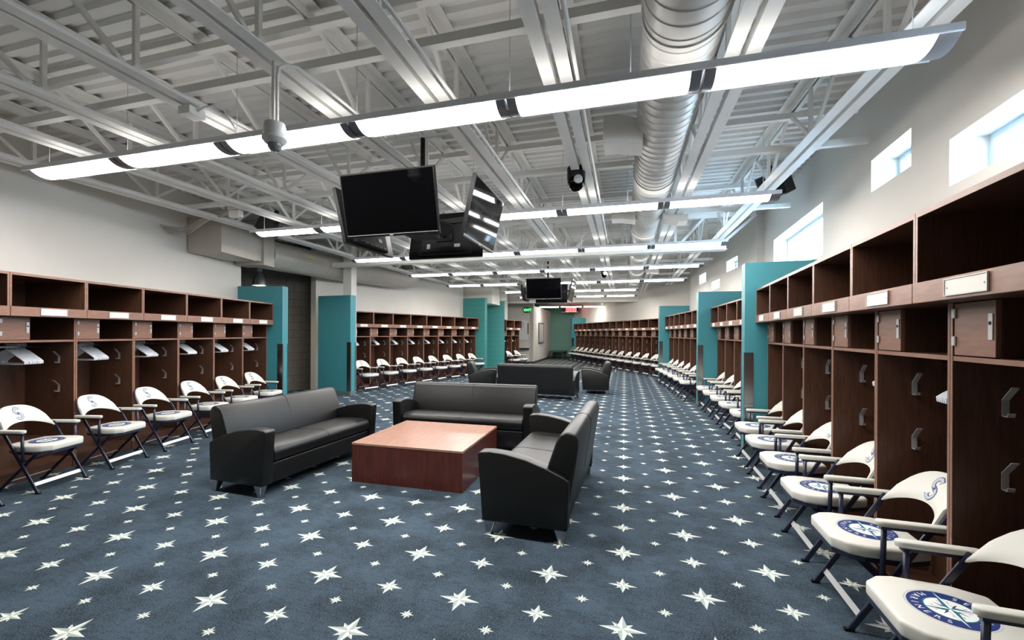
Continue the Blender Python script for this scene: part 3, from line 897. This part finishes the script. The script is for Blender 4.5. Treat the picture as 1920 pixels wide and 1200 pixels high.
for (ya, yb, ph) in BAYS:
    j0 = None
    for i, x in enumerate(JX):
        a, b = ya, yb
        if ph == 'near bay': a = {8: 2.5, 9: 99}.get(i, a)
        else:
            b = {0: 17.0, 7: 16.3, 8: 15.4, 9: 0}.get(i, b)
            if i == 0: x = 1.5
        if b < a: continue
        if (a, b) == (ya, yb):
            j = copy_tree(j0) if j0 else make_joist(b - a)
            j0 = j0 or j
        else: j = make_joist(b - a)
        j.location = (x, a, 0)
        tag(j, 'white steel bar joist, %s from the right wall, %s' % (ORD[i], ph), 'joist', 'white steel roof joists of the ' + ph)
bi = 0
for (y, top, xa, xb) in ((2.60, 0, -6.3, 2.0), (2.72, 1, -6.3, 2.0), (5.05, 0, -6.5, 2.25), (5.25, 1, -6.5, 2.25), (7.3, 0, -6.5, 2.3), (7.5, 1, -6.5, 2.3), (12.0, 0, -6.3, 2.1), (14.6, 0, -6.0, 1.9), (17.0, 0, -4.8, 1.4)):
    z = ZT - .10 if top else ZB + .072
    for (a, b, sd) in (((xa, xb, 'across the room'),) if top else ((xa, .08, 'left of the round duct'), (.615, xb, 'right of the round duct'))):
        m = MB().box(a, b, y, y + .06, z, z + .006).box(a, b, y, y + .006, z + .006, z + .06)
        nm = 'top' if top else 'bottom'
        tag(m.obj('bridging_angle', M['steel_white']), 'white bridging angle on %s chords %s, %s line outwards' % (nm, sd, ORD[{2.6: 0, 2.72: 0, 5.05: 1, 5.25: 1, 7.3: 2, 7.5: 2, 12.0: 3, 14.6: 4, 17.0: 5}[y]]), 'bridging', 'bridging angles')
for i, (x, y0, y1) in enumerate(((-1.255, -.8, 9.0), (-.325, -.8, 9.0), (-3.19, 2.9, 9.0))):
    o = MB().tube([(x, y0, ZB + .02), (x, y1, ZB + .02)], .014, 8).obj('conduit', M['steel_white'])
    tag(o, 'long white conduit beside the %s joist from the right wall' % ORD[(3, 2, 5)[i]], 'conduit', 'conduits along the joists')

# joist girder across the room with column
e = empty('joist_girder', (0, GY, 0))
xa, xb = -6.9, 2.35
for s in (-1, 1):
    MB().box(xa, xb - .5, .015 if s > 0 else -.115, .115 if s > 0 else -.015, 3.16, 3.172).box(xa, xb - .5, .015 if s > 0 else -.027, .027 if s > 0 else -.015, 3.172, 3.27).obj('bottom_chord', M['steel_white'], e)
    MB().box(xa, xb, .015 if s > 0 else -.115, .115 if s > 0 else -.015, 3.86, 3.872).box(xa, xb, .015 if s > 0 else -.027, .027 if s > 0 else -.015, 3.79, 3.86).obj('top_chord', M['steel_white'], e)
nodes = [-6.7 + i * .51 for i in range(17)]
for i, (a, b) in enumerate(zip(nodes, nodes[1:])):
    if -.2 < (a + b) / 2 < .75: continue          # open panel where the round duct passes through
    za, zb = (3.80, 3.22) if i % 2 == 0 else (3.22, 3.80)
    MB().beam((a, 0, za), (b, 0, zb), .05, .05).obj('web_diagonal', M['steel_white'], e)
for x in (-.05, .95):
    MB().beam((x, 0, 3.20), (x, 0, 3.80), .05, .05).obj('web_vertical', M['steel_white'], e)
MB().beam((xb - .65, 0, 3.22), (xb, 0, 3.80), .09, .05).obj('web_diagonal', M['steel_white'], e)
tag(e, 'white triangulated joist girder spanning the room behind the third light', 'girder')
o = MB().box(-6.96, -6.72, 9.80, 10.03, 0, 3.9).obj('steel_column', M['paint']); tag(o, 'beige boxed column rising behind the wide left teal partition', 'column')

# ------------------------------------------------------------------ round duct
DX, DZ, DR = .345, 3.52, .243
e = empty('spiral_duct', (DX, 0, DZ))
prof = []; y = -1.5
while y < 17.9:
    prof += [(DR, y), (DR, y + .105), (DR + .006, y + .110), (DR + .006, y + .118), (DR, y + .123)]; y += .123
prof += [(DR, y), (DR * .9, y + .12), (DR * .55, y + .2), (0.001, y + .22)]
MB().lathe(prof, 40, axis='y').obj('duct_body', M['duct'], e)
for yy in (.6, 2.85, 5.6, 8.3, 11., 13.7, 16.2):
    MB().lathe([(DR + .007, yy), (DR + .011, yy), (DR + .011, yy + .03), (DR + .007, yy + .03)], 40, axis='y').obj('strap_band', M['duct'], e)
for (yy, s, hh) in ((4.2, -1, .12), (7.0, -1, .12), (7.0, 1, .12), (9.9, -1, .1), (12.7, 1, .1), (15.0, -1, .1)):
    x0, x1 = s * (DR - .05), s * (DR + .30)
    m = MB(); xm = s * (DR + .17)
    sec = [(x0, -.24, -.02), (xm, -.20, .055), (x1, -.20, .055)] if s < 0 else [(x0, -.24, -.16), (xm, -.30, -.198), (x1, -.30, -.198)]
    vs = []
    for (x, zl, zh) in sec: vs += [(x, yy, zl), (x, yy + .3, zl), (x, yy + .3, zh), (x, yy, zh)]
    fs = [(0, 1, 2, 3), (8, 11, 10, 9)]
    for k in (0, 4):
        for a in range(4): fs.append((k + a, k + (a + 1) % 4, k + 4 + (a + 1) % 4, k + 4 + a))
    m.add(vs, fs).obj('diffuser_boot', M['duct'], e)
tag(e, 'large round white spiral duct running along the ceiling', 'duct')

# left rectangular to round duct
e = empty('supply_duct', (-6.63, 5.93, 0), math.radians(12.84))
_q = Matrix.Rotation(math.radians(-12.84), 4, 'Z')
def dl(p): return _q @ (Vector(p) - Vector((-6.63, 5.93, 0)))
def rect(y0, y1, x0, x1, z0, z1, name, bev=.004):
    return MB().box(x0, x1, y0, y1, z0, z1).obj(name, M['duct_left'], e, bevel=bev, seg=1)
rect(0, 1.0, -.60, 0, 2.93, 3.52, 'plenum_box')
rect(1.002, 1.25, -.56, -.05, 2.96, 3.48, 'duct_collar')
rect(1.252, 1.62, -.60, .0, 2.90, 3.51, 'duct_collar')
pts = [(-7.30, 7.50, 3.21), (-7.36, 8.0, 3.22), (-7.38, 8.8, 3.24), (-7.38, 9.5, 3.25), (-7.33, 9.95, 3.25), (-7.22, 10.4, 3.25), (-6.90, 11.6, 3.25), (-6.66, 12.45, 3.25), (-6.60, 12.68, 3.30), (-6.58, 12.82, 3.43), (-6.58, 12.86, 3.60), (-6.58, 12.86, 3.88)]
MB().tube([dl(p) for p in pts], .312, 32).obj('round_duct', M['duct_left'], e)
def band(p, d, r=.315):
    v = Vector(p); d = Vector(d).normalized() * .012
    q = [(v - d), (v + d)]
    MB().tube([dl(c) for c in q], r, 32).obj('duct_seam', M['duct_left'], e)
for (p, d) in (((-7.365, 8.15, 3.223), (-.03, 1, 0)), ((-7.38, 8.8, 3.24), (0, 1, 0)), ((-7.38, 9.4, 3.249), (0, 1, 0)), ((-7.30, 10.08, 3.25), (.22, 1, 0)), ((-7.22, 10.4, 3.25), (.27, 1, 0)), ((-7.06, 11.0, 3.25), (.27, 1, 0)), ((-6.93, 11.5, 3.25), (.27, 1, 0))):
    band(p, d)
tag(e, 'beige supply duct changing from rectangular box to round pipe, left wall', 'duct')
# label on the duct
lb = empty('duct_label', (-7.066, 8.75, 3.27), math.radians(90 + 1))
MB().box(-.15, .15, -.003, -.001, -.035, .035).obj('label_plate', M['label_yellow'], lb)
v, f = text_geo('\u25C4 SUPPLY AIR', .048) if False else text_geo('SUPPLY AIR', .045)
m = MB().add([(x + .02, -.0045, y - .016) for x, y, _ in v], f)
m.add([(-.14, -.0045, 0), (-.112, -.0045, .016), (-.112, -.0045, -.016)], [(0, 1, 2)])
m.obj('label_text', M['ink_black'], lb)
tag(lb, 'small yellow supply air label stuck on the left round duct', 'label')

# ------------------------------------------------------------------ televisions
def make_tv():
    e = empty('television')
    w, h = .458, .278
    b = MB().box(-w, w, -.018, .018, -h, h).obj('body', M['black'], e, bevel=.004, seg=2)
    MB().box(-w + .014, w - .014, .0185, .0195, -h + .030, h - .014).obj('screen', M['screen'], e)
    MB().box(-w + .01, w - .01, .0183, .0215, -h + .018, -h + .022).obj('trim_line', M['zinc'], e)
    MB().box(-.018, .018, .0183, .0205, -h + .006, -h + .014).obj('badge', M['zinc'], e)
    bp = [(-.33, -.018), (.33, -.018), (.29, -.05), (-.29, -.05)]
    m = MB().prism(bp, 'z', -h + .03, h - .10).obj('back_cover', M['black_matte'], e, bevel=.004, seg=1)
    for i in range(6): MB().box(-.26 + i * .09, -.20 + i * .09, -.054, -.0505, -h + .04, -h + .06).obj('vent_slot', M['black'], m)
    MB().box(.12, .19, -.0525, -.0505, -.17, -.13).obj('sticker', M['sticker'], m)
    MB().box(-.22, -.18, -.0525, -.0505, -.18, -.12).obj('sticker', M['sticker'], m)
    MB().box(-.10, .10, -.075, -.0505, -.10, .10).obj('mount_plate', M['black_matte'], e)
    return e
tv0 = make_tv(); used = [False]
def tv_cluster(hx, hy, zc, ph, offs=.66, grp='televisions'):
    mnt = empty('television_mount', (hx, hy, 0))
    MB().tube([(0, 0, zc - .12), (0, 0, 3.544)], .024, 12).obj('pole', M['black'], mnt)
    MB().box(-.34, .56, -.02, .02, 3.545, 3.57).obj('support_strut', M['steel_white'], mnt)
    for xr in (-.30, .52): MB().tube([(xr, 0, 3.57), (xr, 0, CEIL + .001)], .006, 6).obj('threaded_rod', M['wire'], mnt)
    MB().lathe([(.001, zc - .05), (.33, zc - .05), (.345, zc - .07), (.33, zc - .085), (.001, zc - .085)], 28).obj('cable_tray', M['black_matte'], mnt)
    MB().box(-.14, .14, -.14, .14, zc - .16, zc - .02).obj('hub_box', M['black_matte'], mnt, bevel=.01, seg=2)
    tilt = math.radians(13)
    for (dx, dy, ang, lb) in ((0, -1, PI, 'facing the camera'), (1, 0, -PI / 2, 'facing right'), (-1, 0, PI / 2, 'facing left'), (0, 1, 0, 'facing away')):
        a, b = (dx * .10, dy * .10), (dx * (offs - .07), dy * (offs - .07))
        MB().beam((a[0], a[1], zc - .03), (b[0], b[1], zc - .0), .05, .05).obj('arm', M['black_matte'], mnt)
        t = tv0 if not used[0] else copy_tree(tv0); used[0] = True
        t.matrix_world = Matrix.Translation((hx + dx * offs, hy + dy * offs, zc)) @ Matrix.Rotation(ang, 4, 'Z') @ Matrix.Rotation(-tilt, 4, 'X')
        tag(t, 'flat black television %s, %s ceiling cluster' % (lb, ph), 'television', 'televisions of the %s cluster' % ph)
    tag(mnt, 'black ceiling pole mount holding four televisions, %s cluster' % ph, 'mount')
tv_cluster(-1.99, 4.12, 2.69, 'near'); tv_cluster(-2.03, 12.05, 2.72, 'far')

# ------------------------------------------------------------------ speakers, cameras, pendant
def speaker(loc, rotz, tilt, label):
    e = empty('loudspeaker')
    e.matrix_world = Matrix.Translation(loc) @ Matrix.Rotation(rotz, 4, 'Z') @ Matrix.Rotation(tilt, 4, 'X')
    cab = [(-.13, -.16), (.13, -.16), (.21, .10), (-.21, .10)]
    MB().prism(cab, 'z', -.17, .17).obj('cabinet', M['black_matte'], e, bevel=.012, seg=2)
    MB().prism([(-.20, .101), (.20, .101), (.13, .16), (-.13, .16)], 'z', -.16, .16).obj('grille', M['black'], e, bevel=.01, seg=2)
    MB().box(-.02, .02, -.03, .03, .17, .26).obj('bracket', M['black_matte'], e)
    MB().box(-.02, .02, .1605, .163, -.13, -.12).obj('badge', M['zinc'], e)
    tag(e, label, 'speaker', 'hanging loudspeakers')
speaker((2.0, 6.95, 3.64), math.radians(120), math.radians(-25), 'black wedge loudspeaker hanging near the right windows')
speaker((-5.75, 6.08, 3.38), math.radians(-60), math.radians(-25), 'black wedge loudspeaker hanging over the left supply duct')

def dome(loc, label, sc, black, zt, twin=False):
    e = empty('dome_camera', loc)
    body = M['black'] if black else M['camera_white']
    if black:
        MB().lathe([(.001, .12), (.085 * sc, .12), (.10 * sc, .10), (.10 * sc, .0), (.098 * sc, -.02)], 24).obj('housing', body, e)
        MB().lathe([(.0965 * sc, -.0205), (.094 * sc, -.07), (.075 * sc, -.12), (.04 * sc, -.15), (.001, -.16)], 24).obj('dome', M['screen'], e)
        MB().lathe([(.001, -.106), (.045, -.101), (.048, -.085)], 20, (.03, .0, -.05), 'y').obj('lens_ring', M['zinc'], e)
        MB().tube([(0, 0, .12), (0, 0, zt - loc[2])], .02, 10).obj('drop_pipe', M['steel_white'], e)
    else:
        MB().lathe([(.001, .085), (.062, .085), (.068, .06), (.068, .02), (.06, .0), (.075, -.002), (.078, -.02), (.058, -.045), (.045, -.05)], 24).obj('housing', body, e)
        MB().lathe([(.0445, -.0505), (.042, -.07), (.028, -.09), (.001, -.098)], 24).obj('dome', M['smoke'], e)
        MB().tube([(-.012, 0, .085), (-.012, 0, zt - loc[2])], .011, 8).obj('drop_pipe', M['steel_white'], e)
        h = zt - loc[2]
        MB().tube([(.018, 0, .085), (.018, 0, h - .10), (.024, .01, h - .04), (.05, .04, h - .005), (.09, .10, h), (.115, .4, h), (.115, 1.2, h)], .011, 8).obj('conduit', M['steel_white'], e)
    tag(e, label, 'camera')
dome((-2.20, 2.36, 2.83), 'white dome camera hanging on twin pipes before the first light', 1, False, 3.325)
dome((-.52, 4.92, 3.28), 'black speed dome camera hanging from a joist', 1., True, 3.4)
dome((-.50, 11.4, 3.12), 'small black dome camera above the far lights', .8, True, 3.4)

e = empty('pendant_lamp', (-8.0, 8.15, 2.62))
MB().lathe([(.04, .32), (.05, .30), (.09, .24), (.135, .12), (.15, .0), (.147, .0), (.13, .12), (.085, .235), (.045, .295)], 28).obj('reflector', M['chrome'], e)
MB().lathe([(.001, .03), (.06, .03), (.09, .06), (.06, .1), (.001, .12)], 16).obj('bulb', M['bulb'], e)
MB().lathe([(.001, .44), (.055, .43), (.055, .33), (.04, .32)], 16).obj('ballast_box', M['zinc'], e)
MB().tube([(0, 0, .44), (0, 0, 1.30)], .008, 8).obj('stem', M['zinc'], e)
tag(e, 'bell shaped aluminium pendant lamp glowing in the left recess', 'lamp')

# junction boxes and conduits by the left duct
def conduit(pts, label, r=.012):
    # round the corners
    P = [Vector(p) for p in pts]; out = [P[0]]
    for i in range(1, len(P) - 1):
        a, b, c = P[i - 1], P[i], P[i + 1]; k = min(.12, (b - a).length / 2.5, (c - b).length / 2.5)
        p0 = b + (a - b).normalized() * k; p1 = b + (c - b).normalized() * k
        for t in (0, .33, .66, 1): out.append(p0 * (1 - t) ** 2 + b * 2 * t * (1 - t) + p1 * t * t)
    out.append(P[-1])
    o = MB().tube(out, r, 8).obj('conduit', M['duct_left'])
    tag(o, label, 'conduit', 'conduits by the left duct')
for i in range(4):
    d = i * .06
    conduit([(-7.04 - d * .1, 5.2 + d, 3.24 - d * .5), (-7.08, 5.62 + d * .3, 3.28 - d * .5), (-6.5, 5.6 - d * .2, 3.46 - d * .5), (-5.82, 5.36, 3.47 - d * .5)],
            'beige conduit bending off the left wall towards the joists, %s from the top' % ORD[i])
for i, (x, y, z) in enumerate(((-5.82, 5.30, 3.42), (-5.80, 5.31, 3.31))):
    m = MB().box(x, x + .18, y, y + .10, z, z + .10)
    tag(m.obj('junction_box', M['steel_white'], bevel=.004, seg=1), ['white junction box at the upper conduits by the left duct', 'white junction box at the lower conduits by the left duct'][i], 'junction box')
e = empty('lamp_feed', (-3.30, 2.66, 3.292))
MB().box(-.06, .06, -.05, .09, -.035, .028).obj('feed_box', M['steel_white'], e, bevel=.003, seg=1)
MB().tube([(.06, .02, .0), (.11, .03, .03), (.17, .06, .05), (.22, .11, .03), (.235, .16, -.03), (.23, .22, -.08), (.21, .28, -.113)], .008, 8).obj('feed_cord', M['sticker'], e)
tag(e, 'white feed box and curved cord supplying the first light', 'cord')

# ------------------------------------------------------------------ far end details
# corner wall by the exit with framed notice window, white block wall with blinds
o = struct(MB().box(-6.2, -4.55, 22.6, 22.8, 0, 4.2).obj('wall_exit', M['paint'])); o['label'] = 'grey painted wall carrying the exit sign'
MB().box(-6.2, -4.55, 22.585, 22.6, 0, .1).obj('baseboard', M['base_dark'], o)
e = block_wall('wall_white_block', (-4.56, 22.6), (-4.62, 28.6), 3.0, M['white_block'], M['white_mortar'], side=-1, label='white painted block wall leading to the far end')
MB().box(0, 6, -.012, -.001, 0, .1).obj('baseboard', M['base_dark'], e)
# exit sign
e = empty('exit_sign', (-4.88, 22.5, 2.78))
MB().box(-.17, .17, -.03, .03, -.125, .125).obj('housing', M['black'], e, bevel=.006, seg=1)
v, f = text_geo('EXIT', .19)
m = MB().add([(x * .9 + .035, -.032, y - .068) for x, y, _ in v], f)
m.add([(-.16, -.032, 0), (-.125, -.032, .04), (-.125, -.032, -.04)], [(0, 1, 2)])
m.obj('lettering', M['green_glow'], e)
MB().tube([(0, 0, .125), (0, 0, .2)], .01, 8).obj('stem', M['black'], e)
MB().box(-.05, .05, .03, .10, -.05, .05).obj('wall_bracket', M['black'], e)
tag(e, 'green glowing exit sign with left arrow on the grey corner wall', 'sign')
# framed window on the exit wall
e = struct(empty('window_%d' % (win_n[0] + 1), (-4.98, 22.59, 1.2))); win_n[0] += 1
e['label'] = 'bright framed window beside the exit corner'
m = MB().box(-.42, .22, -.03, .01, 0, .04).box(-.42, .22, -.03, .01, 1.04, 1.08).box(-.42, -.38, -.03, .01, .04, 1.04).box(.18, .22, -.03, .01, .04, 1.04)
m.obj('window_frame', M['paint'], e)
MB().box(-.38, .18, -.012, -.006, .04, 1.04).obj('pane', M['white_ink'], e)
o = MB().box(-5.42, -4.75, 22.35, 22.58, .74, .80).obj('wall_counter', M['shelf_dark'], None, bevel=.01, seg=1); tag(o, 'small dark counter shelf under the framed window', 'shelf')
o = MB().box(-.17, .0, -.02, .0, -.20, .0); 
o = MB().box(-4.86, -4.80, 22.55, 22.575, 1.52, 2.1).obj('wood_post', M['wood_edge']); tag(o, 'thin brown wooden strip hanging by the framed window', 'strip')
e = empty('wall_clock', (-5.2, 22.52, 2.05))
MB().lathe([(.001, -.02), (.135, -.02), (.15, -.03), (.16, -.02), (.16, .05)], 28, axis='y').obj('case', M['camera_white'], e)
MB().box(-.006, .006, -.026, -.022, 0, .10).obj('hand', M['ink_black'], e); MB().box(0, .07, -.026, -.022, -.005, .005).obj('hand', M['ink_black'], e)
tag(e, 'round white wall clock by the exit corner', 'clock')
# window with vertical blinds in the white block wall
e = struct(empty('window_%d' % (win_n[0] + 1), (-4.555, 24.0, 1.02), 0)); win_n[0] += 1
e['label'] = 'window with grey vertical blinds in the white block wall'
MB().box(.0, .05, 0, 1.5, 0, .05).box(.0, .05, 0, 1.5, 1.1, 1.15).box(.0, .05, 0, .05, .05, 1.1).box(.0, .05, 1.45, 1.5, .05, 1.1).obj('window_frame', M['housing'], e)
MB().box(.0, .006, .05, 1.45, .05, 1.1).obj('pane', M['screen'], e)
for i in range(12):
    MB().box(.010, .03, .06 + i * .115, .06 + i * .115 + .085, .06, 1.09).obj('blind_slat', M['blind'], e)
# bench
e = empty('wall_bench', (-4.0, 27.4, 0))
MB().box(-.45, .45, -.6, 1.15, .42, .48).obj('bench_top', M['shelf_dark'], e, bevel=.006, seg=1)
for (x, y) in ((-.38, -.5), (.38, -.5), (-.38, 1.05), (.38, 1.05)): MB().box(x - .03, x + .03, y - .03, y + .03, 0, .42).obj('leg', M['shelf_dark'], e)
tag(e, 'low dark bench in the far left corner of the hall', 'bench')
# scoreboard clock
e = empty('scoreboard_clock', (-3.22, 27.3, 3.02))
MB().box(-.52, .52, -.06, .06, -.20, .20).obj('case', M['black'], e, bevel=.01, seg=1)
for z in (.185, -.135):
    MB().box(-.51, .51, -.066, -.061, z - .02, z + .02).obj('painted_reflection', M['camera_white'], e)  # white bars painted for lights reflected in the clock glass
def seg7(x, w, h, on):
    m = MB(); t = .03; y0, y1 = -.064, -.0605
    for s in on:
        {'a': lambda: m.box(x, x + w, y0, y1, h - t, h), 'g': lambda: m.box(x, x + w, y0, y1, -t / 2, t / 2), 'd': lambda: m.box(x, x + w, y0, y1, -h, -h + t),
         'f': lambda: m.box(x, x + t, y0, y1, 0, h), 'b': lambda: m.box(x + w - t, x + w, y0, y1, 0, h), 'e': lambda: m.box(x, x + t, y0, y1, -h, 0), 'c': lambda: m.box(x + w - t, x + w, y0, y1, -h, 0)}[s]()
    return m
for x in (-.24, -.08, .10, .26):
    seg7(x, .12, .115, 'abcdef').obj('digit', M['red_glow'], e)
MB().box(.055, .08, -.064, -.0605, .03, .06).box(.055, .08, -.064, -.0605, -.06, -.03).obj('colon', M['red_glow'], e)
MB().beam((0, 0, .2), (0, 0, .335), .05, .05).obj('stem', M['black'], e)
tag(e, 'black scoreboard clock with red digits before the far teal wall', 'clock')
o = MB().box(-3.28, -3.20, 28.585, 28.6, .40, .52).obj('wall_outlet', M['plate'], None, bevel=.003, seg=1); tag(o, 'white electrical outlet low on the far teal wall', 'outlet')
